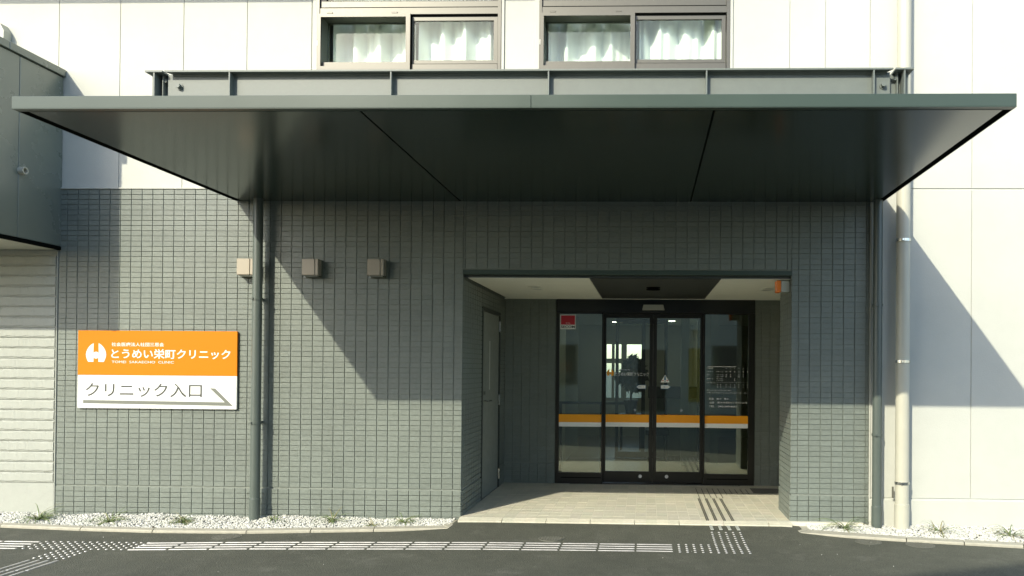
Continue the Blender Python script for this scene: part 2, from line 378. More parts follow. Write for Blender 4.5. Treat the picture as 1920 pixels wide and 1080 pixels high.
mb.box(-9.0, 7.0, 0.30, 9.0, 2.62, 2.95); mb.box(-9.0, 7.0, 9.0, 9.3, 2.62, 6.6)
mb.box(-3.9, 1.5, 1.6, 1.7, 2.95, 6.6)
obj('slab', mb, M['inner'], clinic)
# white panels, joints 8 mm
def panels(xb, z0, z1):
    for a, b in zip(xb, xb[1:]):
        obj('wall_panel', MB().bbox(a+0.0022, b-0.0022, 0.012, 0.030, z0+0.0022, z1-0.0022, 0.0025), M['white'], clinic)
panels([-9.0, -8.1, -7.5, -6.9, -6.295, -5.693, -5.09, -4.469, -3.851, -3.225], 3.10, 6.6)
panels([-1.375, -1.072], 4.2, 6.6)
panels([0.778, 1.312, 1.644, 2.059, 3.001, 3.944, 4.89, 5.83, 7.0], 3.10, 6.6)
panels([-3.225, -1.375, -1.072, 0.778], 3.10, 4.172)
panels([2.066, 3.001, 3.944, 4.89, 5.83, 7.0], 0.222, 3.092)
obj('wall_plinth', MB().bbox(2.066, 7.0, -0.012, 0.03, -0.15, 0.212, 0.006), M['white'], clinic)
obj('eave', MB().bbox(-9.1, 1.0, -0.80, 0.012, 5.46, 5.62, 0.005), M['canopy'], clinic)

# tiles: ribbed face, laid on mortar
PU, PV, TW, TH = 0.1042, 0.0497, 0.0994, 0.0438
def tile_geo(wd, ht, n_groove=3):
    P = [(0, -0.012), (0, -0.0014), (0.0010, 0)]
    for k in range(1, n_groove+1):
        v = ht*k/(n_groove+1); P += [(v-0.0014, 0), (v, -0.0024), (v+0.0014, 0)]
    P += [(ht-0.0012, 0), (ht, -0.0012), (ht, -0.012)]
    n = len(P); e = 0.0012
    vs_ = [(0 if nn < -0.001 else e, nn, v) for v, nn in P]+[(wd if nn < -0.001 else wd-e, nn, v) for v, nn in P]
    fs = [(k, n+k, n+k+1, k+1) for k in range(n-1)] + [tuple(range(n)), tuple(range(2*n-1, n-1, -1))]
    return vs_, fs
def grid(a0, a1, g, p):
    k0 = math.floor((a0-g)/p+1e-6); out = []; k = k0
    while g+k*p < a1-1e-6:
        lo, hi = max(a0, g+k*p), min(a1, g+(k+1)*p)
        if hi-lo > 0.018: out.append((lo, hi, hi-lo > p*0.98))
        k += 1
    return out
full_v, full_f = tile_geo(TW, TH)
def lay(O, U, N, regs, ug, acc, singles=None):
    """regs: (u0,u1,v0,v1,vgrid,n_off)"""
    O, U, N = Vector(O), Vector(U), Vector(N)
    for (u0, u1, v0, v1, vg, off) in regs:
        for (a, b, fu) in grid(u0, u1, ug, PU):
            for (c, d, fv) in grid(v0, v1, vg, PV):
                jit = random.uniform(-0.0005, 0.0005)
                p = O+U*(a+(PU-TW)/2)+N*(off+jit)+Vector((0, 0, c+(PV-TH)/2))
                if singles is not None and fu and fv: singles.append(p); continue
                vv, ff = (full_v, full_f) if fu and fv else tile_geo(max(0.01, b-a-(PU-TW)), max(0.008, d-c-(PV-TH)))
                acc.add([tuple(p+U*q[0]+N*q[1]+Vector((0, 0, q[2]))) for q in vv], ff)
XL, XR, XE = -1.744, 1.340, 2.063
VG, VG2 = 0.251, 0.2395-6*PV
front = [(-5.655, XL, 0.251, 3.085, VG, 0), (XL, XR, 2.338, 3.085, VG, 0), (XR, XE, 0.251, 3.085, VG, 0),
         (-5.655, XL, -0.058, 0.2395, VG2, 0.005), (XR, XE, -0.058, 0.2395, VG2, 0.005)]
tw = obj('tiled_wall', MB().box(-5.66, XL-0.006, 0.010, 0.30, -0.15, 3.09)  .box(XL-0.006, XR+0.006, 0.010, 0.26, 2.33, 3.09).box(XR+0.010, XE, 0.010, 0.62, -0.15, 3.09), M['mortar'], clinic)
acc = MB(); singles = []
lay((0, 0, 0), (1, 0, 0), (0, -1, 0), front, -5.056, acc, singles)
cpos = Vector((0, -7.3, 1.4)); singles.sort(key=lambda p: (p-cpos).length + (50 if p.x < XR and p.x > XL else 0))
tile_me = MB().add([(q[0], -q[1], q[2]) for q in full_v], full_f).mesh('tile'); tile_me.materials.append(M['tile'])
for p in singles[:300]: obj('tile', None, M['tile'], tw, me=tile_me, loc=p)
for p in singles[300:]: acc.add([(p.x+q[0], p.y-q[1], p.z+q[2]) for q in full_v], full_f)
obj('tiles', acc, M['tile'], tw, kind='stuff')
obj('tile_coping', MB().bbox(-5.66, XE+0.004, -0.010, 0.02, 3.086, 3.099, 0.003), M['white'], clinic)
obj('corner_strip', MB().box(XE+0.0005, XE+0.012, -0.004, 0.02, 0.0, 3.085), M['white'], clinic)
# recess side walls, back wall, pier inner face
rw = obj('recess_wall', MB().box(XL-0.25, XL-0.010, 0.305, 2.45, -0.1, 2.6).box(XL-0.010, -1.115, 2.210, 2.45, -0.1, 2.6).box(1.306, 2.0, 2.210, 2.45, -0.1, 2.6).box(2.0, 2.2, 0.63, 2.45, -0.1, 2.6).box(XL-0.006, 2.0, 0.27, 2.45, 2.32, 2.6), M['mortar'], clinic)
acc = MB()
lay((XL, 0, 0), (0, 1, 0), (1, 0, 0), [(0.01, 0.875, 0.251, 2.27, VG, 0), (0.01, 0.875, -0.02, 0.2395, VG2, 0.004), (1.885, 2.2, 0.251, 2.27, VG, 0), (1.885, 2.2, -0.02, 0.2395, VG2, 0.004), (0.875, 1.885, 2.055, 2.27, VG, 0)], 0.01, acc)
lay((0, 2.2, 0), (1, 0, 0), (0, -1, 0), [(XL, -1.115, 0.251, 2.27, VG, 0), (XL, -1.115, -0.02, 0.2395, VG2, 0.004), (1.306, 1.99, 0.251, 2.27, VG, 0), (1.306, 1.99, -0.02, 0.2395, VG2, 0.004)], XL, acc)
lay((XR, 0.62, 0), (0, -1, 0), (-1, 0, 0), [(0.0, 0.61, 0.251, 2.33, VG, 0), (0, 0.61, -0.03, 0.2395, VG2, 0.004)], 0.0, acc)
obj('tiles', acc, M['tile'], rw, kind='stuff')
obj('lintel_trim', MB().bbox(XL, XR, -0.012, 0.05, 2.282, 2.326, 0.003), M['canopy'], clinic)
obj('lintel_trim', MB().box(XL, XR, 0.05, 0.268, 2.262, 2.318), M['steel_door'], clinic)
# ceiling boards
for (a, b, m_, nm) in ((XL+0.03, -0.555, 'ceil', 'pale'), (-0.550, 0.688, 'dark_ceil', 'dark'), (0.693, 1.98, 'ceil', 'pale')):
    obj('ceiling_panel', MB().box(a, b, 0.075, 2.15, 2.255, 2.262), M[m_], clinic, label=None)
obj('ceiling_trim', MB().box(XL, 2.0, 2.15, 2.2, 2.250, 2.262), M['ceil'], clinic)
# grey steel side door in the left reveal
d = obj('side_door', MB().bbox(XL-0.045, XL-0.012, 0.925, 1.835, 0.008, 2.005, 0.003), M['steel_door'], clinic, label='dark grey steel side door with a narrow vision slit')
obj('door_frame', MB().box(XL-0.05, XL+0.006, 0.88, 0.92, -0.01, 2.05).box(XL-0.05, XL+0.006, 1.84, 1.88, -0.01, 2.05).box(XL-0.05, XL+0.006, 0.92, 1.84, 2.01, 2.05), M['steel_door'], d)
obj('vision_slit', MB().box(XL-0.013, XL-0.009, 1.30, 1.345, 1.16, 1.70), M['plastic'], d)
obj('handle', MB().tube((XL-0.012, 1.02, 1.045), (XL+0.045, 1.02, 1.045), 0.010, 10).tube((XL+0.045, 1.012, 1.045), (XL+0.045, 1.16, 1.045), 0.009, 10), M['chrome'], d)
obj('lock', MB().tube((XL-0.012, 1.02, 1.13), (XL+0.004, 1.02, 1.13), 0.022, 14), M['chrome'], d)
for z in (1.885, 1.03, 0.16):
    obj('hinge', MB().tube((XL+0.012, 1.80, z-0.06), (XL+0.012, 1.80, z+0.06), 0.011, 10).box(XL-0.010, XL+0.004, 1.805, 1.845, z-0.06, z+0.06), M['chrome'], d)

# entrance screen: header, two fixed sidelights, two sliding leaves
Y = 2.2
def pane(x0, x1, z0, z1, y, parent): return obj('glass_pane', MB().box(x0, x1, y, y+0.008, z0, z1), M['doorglass'], parent)
h = obj('door_header', MB().bbox(-1.113, 1.304, Y-0.02, Y+0.16, 2.085, 2.250, 0.004), M['header'], clinic)
obj('door_sensor', MB().prism_y([(-0.065, 2.118), (0.205, 2.118), (0.190, 2.182), (-0.050, 2.182)], Y-0.075, Y-0.021), M['plastic'], h)
def stripe(x0, x1, y, parent, f=0.0):
    obj('orange_stripe', MB().box(x0, x1, y-0.003, y-0.0005, 0.746, 0.842), M['ofilm'], parent)
    obj('white_stripe', MB().box(x0, x1, y-0.003, y-0.0005, 0.692, 0.7455), M['white_film'], parent)
for (x0, x1, jl, jr) in ((-1.074, -0.553, 0.039, 0.016), (0.703, 1.228, 0.016, 0.076)):
    s = obj('sidelight', MB().frame(x0-jl, x1+jr, 0.0, 2.084, (jl, jr, 0.132, 0.010), Y-0.01, Y+0.05), M['door_frame'], clinic)
    obj('rail_groove', MB().box(x0+0.03, x1, Y-0.013, Y-0.0105, 0.068, 0.078), M['black'], s)
    pane(x0, x1, 0.132, 2.074, Y+0.012, s); stripe(x0, x1, Y+0.012, s)
    SL = s if x0 < 0 else None; SR = s
    if x0 < 0: sl_left = s
    else: sl_right = s
leafs = []
for (x0, x1, a, b, kx) in ((-0.505, 0.028, -0.550, 0.071, -0.076), (0.118, 0.648, 0.073, 0.692, 0.248)):
    s = obj('sliding_door', MB().frame(a, b, 0.012, 2.084, (x0-a, b-x1, 0.134, 0.055), Y+0.060, Y+0.100), M['door_frame'], clinic)
    pane(x0, x1, 0.146, 2.029, Y+0.072, s); stripe(x0, x1, Y+0.072, s)
    obj('lock_disc', MB().tube((kx, Y+0.061, 0.088), (kx, Y+0.050, 0.088), 0.021, 18).tube((kx, Y+0.050, 0.088), (kx, Y+0.046, 0.088), 0.006, 10), M['signwhite'], s)
    leafs.append(s)
    obj('push_knob', MB().tube((x0+0.36*(1 if a < 0 else 0.85), Y+0.071, 0.90), (x0+0.36*(1 if a < 0 else 0.85), Y+0.05, 0.90), 0.016, 14), M['chrome'], s)
rail = obj('guide_rail', MB().box(-0.93, 1.125, Y-0.085, Y-0.030, 0.001, 0.008), M['chrome'], clinic)
obj('threshold', MB().box(-1.113, 1.304, Y-0.022, Y+0.16, -0.02, 0.0035), M['steel_door'], clinic)
# stickers and lettering on the glass
st = obj('security_sticker', MB().box(-1.068, -0.880, Y+0.009, Y+0.0115, 1.883, 2.060), M['white_film'], sl_left)
y = Y+0.0085
obj('sticker_red', MB().box(-1.060, -0.888, y-0.0008, y, 1.938, 2.052), M['red_film'], sl_left)
text('SECOM', -1.058, -0.890, 1.897, 1.928, y-0.0006, M['ink'], sl_left, bold=0.02)
text('ALSOK'[:0]+'セコム', -1.0, -0.945, 1.952, 1.966, y-0.0016, M['white_film'], sl_left)
y = Y+0.070
LF, RF = leafs
text('社会医療法人社団三思会', -0.36, -0.21, 1.385, 1.399, y, M['white_film'], LF)
text('とうめい栄町クリニック', -0.395, 0.022, 1.315, 1.362, y, M['white_film'], LF, bold=0.01)
def emblem(cx, z0, H, y, m, parent, name='emblem'):
    k = H/205.0
    def half(sg):
        o = [(28, 0), (28, 100)]
        o += [(40*math.sin(t), 128-40*math.cos(t)) for t in []]
        arc = [(30, 103), (36, 112), (40, 122), (42, 133), (40, 144), (35, 154), (28, 160)]
        out = [(28, 205), (88, 205), (101, 178), (110, 150), (113, 125), (109, 98), (98, 70), (80, 42), (58, 20)]
        P = [(28, 0)]+arc+out
        pts_ = [(cx+sg*x_*k, z0+(205-z_)*k) for x_, z_ in P]
        return pts_ if sg > 0 else pts_[::-1]
    for sg in (1, -1): poly_plate(half(sg), y, m, parent, name)
    c = [(cx+38*k*math.cos(t), z0+(205-132)*k+38*k*math.sin(t)) for t in [2*math.pi*q/20 for q in range(20)]]
    poly_plate(c, y, m, parent, name)
emblem(-0.452, 1.318, 0.082, y, M['ofilm'], LF)
def arrow_sticker(x0, x1, z0, z1, right, parent):
    zm = (z0+z1)/2; t = (z1-z0)*0.6
    P = [(x0, z0), (x1-t, z0), (x1, zm), (x1-t, z1), (x0, z1)] if right else [(x0+t, z0), (x1, z0), (x1, z1), (x0+t, z1), (x0, zm)]
    cx, e = (x0+x1)/2, 0.10
    poly_plate(P, y, M['blue_film'], parent, 'arrow_sticker')
    Q = [(cx+(a-cx)*0.90, zm+(b-zm)*0.80) for a, b in P]; poly_plate(Q, y-0.0016, M['white_film'], parent, 'arrow_sticker')
    text('自動ドア' , cx-0.035, cx+0.035, zm-0.008, zm+0.008, y-0.0034, M['blue_film'], parent)
arrow_sticker(-0.135, -0.012, 1.158, 1.208, False, LF); arrow_sticker(0.166, 0.290, 1.160, 1.210, True, RF)
tri = [(0.165, 1.240), (0.277, 1.240), (0.221, 1.334)]
poly_plate(tri, y, M['white_film'], RF, 'warning_sticker')
poly_plate([(0.215, 1.318), (0.209, 1.270), (0.233, 1.270), (0.227, 1.318)][::-1], y-0.0016, M['blue_film'], RF, 'warning_sticker')
obj('warning_sticker', MB().tube((0.221, y-0.0035, 1.256), (0.221, y-0.0016, 1.256), 0.008, 12), M['blue_film'], RF)
for xx in (0.195, 0.247): obj('warning_sticker', MB().tube((xx, y-0.0035, 1.262), (xx, y-0.0016, 1.262), 0.008, 10), M['red_film'], RF)
# opening hours on the right sidelight
y = Y+0.0115; W = M['white_film']
text('診療時間', 0.725, 0.80, 1.412, 1.428, y, W, sl_right)
for k, ch in enumerate('月火水木金土'): text(ch, 0.955+0.052*k, 0.967+0.052*k, 1.412, 1.426, y, W, sl_right)
rows = [(1.378, '午前受付', '8:30-11:30', '111111'), (1.340, '外来', '9:00-12:00', '110110'), (1.318, '', '14:00-17:00', '110110'), (1.290, '健診外来', '9:00', '001000'), (1.270, '', '13:00', '001000')]
for (z, a, b, dots) in rows:
    if a: text(a, 0.725, 0.725+0.02*len(a), z-0.006, z+0.006, y, W, sl_right)
    text(b, 0.845, 0.925, z-0.005, z+0.005, y, W, sl_right)
    mb = MB()
    for k, ch in enumerate(dots):
        if ch == '1': mb.tube((0.961+0.052*k, y-0.001, z), (0.961+0.052*k, y, z), 0.0058, 10)
    obj('opening_hours', mb, W, sl_right)
text('休診日 日曜・祝日', 0.725, 0.83, 1.236, 1.248, y, W, sl_right)
obj('opening_hours', MB().box(0.85, 1.225, y-0.001, y, 1.247, 1.2485).box(0.735, 1.08, y-0.001, y, 1.436, 1.4415), W, sl_right)
for z in (1.218, 1.192):
    mb = MB()
    for xx in (0.86, 0.895, 0.961, 1.013, 1.065, 1.117, 1.169, 1.221): mb.tube((xx, y-0.001, z), (xx, y, z), 0.0050, 10)
    obj('opening_hours', mb, W, sl_right)
text('休診日は急患のみ対応となります。', 0.727, 1.03, 1.142, 1.157, y, W, sl_right)
text('Webでの予約 https://www.tomei.or.jp/sakaecho_clinic/', 0.727, 1.224, 1.114, 1.128, y, W, sl_right)
text('院長　田村　博之', 0.757, 0.995, 1.035, 1.058, y, W, sl_right, bold=0.01)
text('住所　厚木市栄町2丁目3番13号', 0.757, 1.218, 0.990, 1.013, y, W, sl_right, bold=0.01)
text('TEL　046-260-6661', 0.757, 1.094, 0.944, 0.966, y, W, sl_right, bold=0.01)

# upstairs windows
def window(x0, x1, hooks):
    zb, zt = 4.180, 6.0
    wv = obj('window', MB().box(x0, x0+0.022, -0.012, 0.16, zb, zt).box(x1-0.030, x1, -0.012, 0.16, zb, zt)
             .box(x0+0.022, x1-0.030, -0.004, 0.16, 4.752, 4.812).box(x0+0.022, x1-0.030, 0.0, 0.16, zb, zb+0.020).box(x0+0.022, x1-0.03, -0.004, 0.16, zt-0.04, zt), M['alu'], clinic)
    obj('window_trim', MB().bbox(x0-0.045, x0-0.001, -0.004, 0.03, zb-0.01, zt, 0.003), M['white'], wv)
    obj('window_trim', MB().bbox(x1+0.001, x1+0.03, -0.004, 0.03, zb-0.01, zt, 0.003), M['white'], wv)
    xm = x0+0.900
    # left: outer screen frame, glass set deep behind a dark liner
    obj('sash', MB().frame(x0+0.012, xm, zb+0.018, 4.748, (0.030, 0.042, 0.052, 0.030), -0.030, 0.004), M['alu'], wv)
    obj('sash_liner', MB().frame(x0+0.030, xm-0.008, zb+0.030, 4.740, (0.010, 0.010, 0.012, 0.006), 0.005, 0.150), M['reveal'], wv)
    obj('sash_sill', MB().box(x0+0.045, xm-0.022, 0.010, 0.158, zb+0.066, zb+0.122), M['alu'], wv)
    obj('glass_pane', MB().box(x0+0.043, xm-0.021, 0.150, 0.156, zb+0.066, 4.725), M['glass'], wv)
    obj('sash', MB().frame(x0+0.034, xm+0.03, zb+0.025, 4.745, (0.012, 0.03, 0.075, 0.016), 0.157, 0.175), M['reveal'], wv)
    # right: sliding sash nearer the front
    a, b = xm+0.004, x1-0.034
    obj('sash', MB().frame(a, b-0.004, zb+0.108, 4.735, (0.010, 0.036, 0.032, 0.036), 0.020, 0.050), M['alu'], wv)
    obj('sash_sill', MB().bbox(a, b, 0.004, 0.06, zb+0.022, zb+0.100, 0.003), M['alu'], wv)
    obj('gasket', MB().box(a, b-0.01, 0.030, 0.06, zb+0.1005, zb+0.1075).box(a, b-0.01, 0.014, 0.06, 4.7355, 4.7515).box(xm+0.0005, xm+0.0035, -0.02, 0.06, zb+0.022, 4.748).box(x0+0.03, x1-0.034, 0.0, 0.05, 4.8125, 4.822), M['black'], wv)
    obj('glass_pane', MB().box(a+0.010, b-0.040, 0.032, 0.038, zb+0.140, 4.699), M['glass'], wv)
    obj('latch', MB().bbox(x0+0.004, x0+0.011, -0.022, -0.012, 4.45, 4.50, 0.002), M['signwhite'], wv)
    for k in (0.10, 0.72): obj('hook', MB().bbox(x0+k, x0+k+0.055, -0.028, -0.006, 4.750, 4.765, 0.003), M['alu'], wv)
    # upper sash
    obj('sash', MB().frame(x0+0.024, x1-0.032, 4.823, zt-0.045, (0.055, 0.055, 0.062, 0.05), 0.010, 0.05), M['alu'], wv)
    obj('glass_pane', MB().box(x0+0.079, x1-0.087, 0.03, 0.036, 4.885, zt-0.095), M['glass'], wv)
window(-3.165, -1.405, 0); window(-1.040, 0.750, 0)
def curtain(x0, x1, z0, z1, y, label, seed):
    r = random.Random(seed); n = 90; mb = MB(); w_ = []
    ph_ = [r.uniform(0, 6.28) for _ in range(4)]
    ks = [r.uniform(24, 30), r.uniform(44, 58), r.uniform(9, 13), r.uniform(70, 90)]
    for i in range(n+1):
        x = x0+(x1-x0)*i/n
        def off(z):
            t = (z1-z)/(z1-z0)
            s = 0.045*math.sin(ks[0]*x+ph_[0]+0.3*t)+0.022*math.sin(ks[1]*x+ph_[1])+0.020*math.sin(ks[2]*x+ph_[2])+0.006*math.sin(ks[3]*x+ph_[3]+2*t)
            return s*(0.75+0.4*t)
        w_.append([(x, y+off(z1+(z0-z1)*j/6), z1+(z0-z1)*j/6) for j in range(7)])
    vs_ = [p for c_ in w_ for p in c_]; b = len(vs_)
    mb.add(vs_, [(i*7+j, (i+1)*7+j, (i+1)*7+j+1, i*7+j+1) for i in range(n) for j in range(6)])
    mb.add([(p[0], p[1]+0.003, p[2]) for p in vs_], [(i*7+j, i*7+j+1, (i+1)*7+j+1, (i+1)*7+j) for i in range(n) for j in range(6)])
    o = obj('curtain', mb, M['curtain'], None, smooth=True)
    return tag(o, label, 'curtain', 'white curtains behind the upstairs windows')
curtain(-3.11, -2.24, 4.20, 5.9, 0.285, 'white curtain behind the leftmost upstairs pane', 1)
curtain(-2.22, -1.42, 4.20, 5.9, 0.175, 'white curtain behind the right pane of the left upstairs window', 2)
curtain(-0.99, -0.12, 4.20, 5.9, 0.285, 'white curtain behind the left pane of the right upstairs window', 3)
curtain(-0.10, 0.74, 4.20, 5.9, 0.175, 'white curtain behind the rightmost upstairs pane', 4)

# interior seen through the doors
ib = MB().box(-3.0, -2.9, 2.46, 9.0, -0.1, 2.62).box(2.9, 3.0, 2.46, 9.0, -0.1, 2.62)
zs = [(-0.1, 0.80, 0), (0.80, 1.525, 1), (1.525, 1.62, 0), (1.62, 1.925, 1), (1.925, 2.62, 0)]
cols = [(-3.0, -0.858, 0), (-0.858, -0.743, 1), (-0.743, -0.688, 0), (-0.688, -0.542, 1), (-0.542, -0.432, 0), (-0.432, -0.093, 1), (-0.093, 3.0, 0)]
for (a, b, op) in zs:
    if not op: ib.box(-3.0, 3.0, 9.0, 9.2, a, b)
    else:
        for (c, d_, o2) in cols:
            if not o2: ib.box(c, d_, 9.0, 9.2, a, b)
ib.box(0.95, 1.07, 4.4, 9.0, -0.05, 2.62); ib.box(-1.35, -1.23, 4.4, 6.6, -0.05, 2.62)
obj('interior_wall', ib, M['inner'], clinic)
obj('interior_floor', MB().box(-3.0, 3.0, 2.36, 9.0, -0.12, -0.008), M['innerfloor'], clinic)
obj('interior_ceiling', MB().box(-3.0, 3.0, 2.46, 9.0, 2.32, 2.60), M['ceil'], clinic)
iw = obj('inner_screen', MB().frame(-0.5, 0.32, 0.0, 2.2, (0.05, 0.05, 0.1, 0.08), 5.0, 5.05).box(-0.09, -0.03, 5.0, 5.05, 0.1, 2.12), M['door_frame'], clinic)

# ------------------------------------------------------------------ porch floor
pf = tag(obj('porch_floor', MB().box(XL, 2.0, -0.055, 2.30, -0.10, -0.0012), M['grout']), None, None, None, 'structure')
FU, FV = 0.1025, 0.15
fl = []
nX = int((2.0-XL)/FU)
for j in range(16):
    for i in range(nX+1):
        x, yv = XL+i*FU, -0.05+j*FV
        xe, ye = min(x+FU, 1.99), min(yv+FV, 2.28)
        if x > XR-0.02 and yv < 0.61: continue
        if xe-x < 0.03 or ye-yv < 0.03: continue
        fl.append((x, yv, xe, ye))
ftm = MB().bbox(0, FU-0.0042, 0, FV-0.0042, -0.010, 0, 0.0008).mesh('floor_tile'); ftm.materials.append(M['floor'])
full = [q for q in fl if q[2]-q[0] > FU-0.002 and q[3]-q[1] > FV-0.002]
rest = MB(); n_s = 0
for q in fl:
    if q in full and n_s < 300: obj('floor_tile', None, None, pf, me=ftm, loc=(q[0]+0.0021, q[1]+0.0021, random.uniform(-0.0004, 0.0004))); n_s += 1
    else: rest.bbox(q[0]+0.0021, q[2]-0.0021, q[1]+0.0021, q[3]-0.0021, -0.010, 0, 0.0008)
obj('floor_tiles', rest, M['floor'], pf, kind='stuff')
x = XL
while x < XR-0.01:
    e = min(x+0.41, XR)
    m_ = MB().add([(x+0.003, -0.130, -0.10), (e-0.003, -0.130, -0.10), (e-0.003, -0.058, -0.10), (x+0.003, -0.058, -0.10),
                   (x+0.003, -0.130, -0.016), (e-0.003, -0.130, -0.016), (e-0.003, -0.058, 0.0), (x+0.003, -0.058, 0.0)],
                  [(0, 3, 2, 1), (4, 5, 6, 7), (0, 1, 5, 4), (1, 2, 6, 5), (2, 3, 7, 6), (3, 0, 4, 7)])
    obj('nosing_stone', m_, M['floor'], pf); x += 0.41
# grey guide strips on the porch, then flat lines by the door
gs = thing('tactile_floor_strips', 'dark grey tactile guide strips running across the porch floor towards the sliding doors', 'tactile paving', (0.69, 0.5, 0))
for xx in (0.570, 0.648, 0.727, 0.805):
    for (a, b) in ((-0.05, 0.55), (0.556, 1.18)):
        obj('strip', MB().bbox(xx-0.013, xx-0.001, a, b, 0.001, 0.006, 0.0015).bbox(xx+0.003, xx+0.015, a, b, 0.001, 0.006, 0.0015), M['strip'], gs)
    zz = asphalt_z(xx, -0.2)
    obj('strip', MB().bbox(xx+0.008, xx+0.036, -0.33, -0.135, zz, zz+0.006, 0.0015), M['plastic'], gs)
for k in range(5):
    obj('strip', MB().bbox(0.578+0.064*k, 0.586+0.064*k, 1.24, 1.90, 0.001, 0.004, 0.001), M['strip'], gs)
    obj('strip', MB().bbox(0.900+0.064*k, 0.908+0.064*k, 1.50, 1.86, 0.001, 0.004, 0.001), M['strip'], gs)
gr = thing('floor_grating', 'dark flush grating in the porch floor at the right end of the door', 'grating', (1.5, 1.75, 0))
obj('frame', MB().frame(0, 0, 0, 0, (0, 0, 0, 0), 0, 0) if False else MB().box(1.22, 1.95, 1.60, 1.63, 0.001, 0.005).box(1.22, 1.95, 1.92, 1.95, 0.001, 0.005), M['strip'], gr)
for k in range(6): obj('slat', MB().box(1.22, 1.95, 1.65+0.045*k, 1.672+0.045*k, 0.001, 0.004), M['strip'], gr)

# ------------------------------------------------------------------ canopy
cx0, cx1, cyf, zs_, zt_ = -3.930, 2.177, -2.63, 2.972, 3.052
can = thing('entrance_canopy', 'wide flat grey green steel canopy over the clinic entrance with a beam on top', 'canopy', (-0.876, -1.3, 2.97))
obj('roof_deck', MB().box(cx0+0.004, cx1-0.004, cyf+0.006, -0.012, 2.990, 3.040), M['steel'], can)
xj = -0.876+0.0
for (a, b) in ((cx0, -0.715), (-0.713, cx1)):
    obj('fascia', MB().bbox(a, b, cyf, cyf+0.005, zs_+0.004, zt_, 0.0015).box(a, b, cyf, cyf+0.05, zs_, zs_+0.0035).box(a, b, cyf+0.0055, cyf+0.05, zt_-0.003, zt_), M['canopy'], can)
for (a, b, sx) in ((cx0, cx0+0.004, 1), (cx1-0.004, cx1, -1)):
    obj('fascia', MB().box(a, b, cyf+0.051, -0.012, zs_, zt_), M['canopy'], can)
obj('edge_gutter', MB().box(cx0+0.0045, cx0+0.070, cyf+0.051, -0.012, zs_+0.001, zs_+0.012), M['black'], can)
obj('edge_gutter', MB().box(cx1-0.060, cx1-0.0045, cyf+0.051, -0.012, zs_+0.001, zs_+0.012), M['black'], can)
for (a, b) in ((cx0+0.0705, -1.780), (-1.766, 0.386), (0.400, cx1-0.0605)):
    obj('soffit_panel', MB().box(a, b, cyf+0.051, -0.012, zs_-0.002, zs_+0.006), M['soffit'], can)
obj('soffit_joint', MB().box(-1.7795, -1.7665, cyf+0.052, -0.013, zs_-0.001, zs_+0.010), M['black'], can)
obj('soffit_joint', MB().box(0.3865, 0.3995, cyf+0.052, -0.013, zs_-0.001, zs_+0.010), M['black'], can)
# beam on top
YB = -2.0; ztop = 3.432
bmx0, bmx1 = -3.345, 1.625
b = obj('beam', MB().box(bmx0, bmx1, YB, YB+0.008, 3.06, ztop-0.012), M['steel'], can)
obj('flange', MB().prism([(bmx0+0.004, YB-0.052), (bmx1+0.008, YB-0.052), (bmx1-0.05, YB+0.056), (bmx0+0.062, YB+0.056)], ztop-0.0115, ztop), M['steel'], b)
obj('fillet', MB().box(bmx0+0.04, bmx1-0.03, YB-0.010, YB-0.0005, ztop-0.024, ztop-0.013), M['steel'], b)
for xx in (-2.887, -1.766, -0.685, 0.386, 1.505):
    obj('stiffener', MB().bbox(xx-0.005, xx+0.005, YB-0.050, YB-0.0005, 3.06, ztop-0.0125, 0.001), M['steel'], b)
def bolt(x_, y_, z_, r, par):
    mb_ = MB().tube((x_, y_, z_), (x_, y_-0.006, z_), r*1.5, 16).tube((x_, y_-0.0062, z_), (x_, y_-0.030, z_), r, 6)
    obj('bolt', mb_, M['steel'], par, smooth=False)
bolt(-3.262, YB, 3.336, 0.016, b); bolt(1.577, YB, 3.330, 0.016, b)
for (xc, sg) in ((-3.417, 1), (1.709, -1)):
    s = obj('side_beam', MB().box(xc-0.005, xc+0.005, YB-0.048, -0.02, 3.06, ztop-0.012), M['steel'], can)
    obj('flange', MB().prism([(xc-0.060, YB-0.052), (xc+0.060, YB-0.052), (xc+0.060, -0.02), (xc-0.060, -0.02)], ztop-0.0115, ztop), M['steel'], s)
    ob = xc-sg*0.04
    obj('end_plate', MB().box(min(ob, xc-sg*0.0055), max(ob, xc-sg*0.0055), YB+0.0, YB+0.008, 3.06, ztop-0.0125), M['steel'], s)
    xi = xc+sg*0.070
    obj('cleat', MB().box(min(xc+sg*0.0055, xi), max(xc+sg*0.0055, xi), YB+0.040, YB+0.048, 3.06, ztop-0.0125), M['steel'], s)
    bolt(xc+sg*0.045, YB+0.040, ztop-0.05, 0.012, s)
    obj('cleat', MB().box(min(xc+sg*0.030, xc+sg*0.036), max(xc+sg*0.030, xc+sg*0.036), YB+0.0, YB+0.0395, 3.06, ztop-0.0125), M['steel'], s)

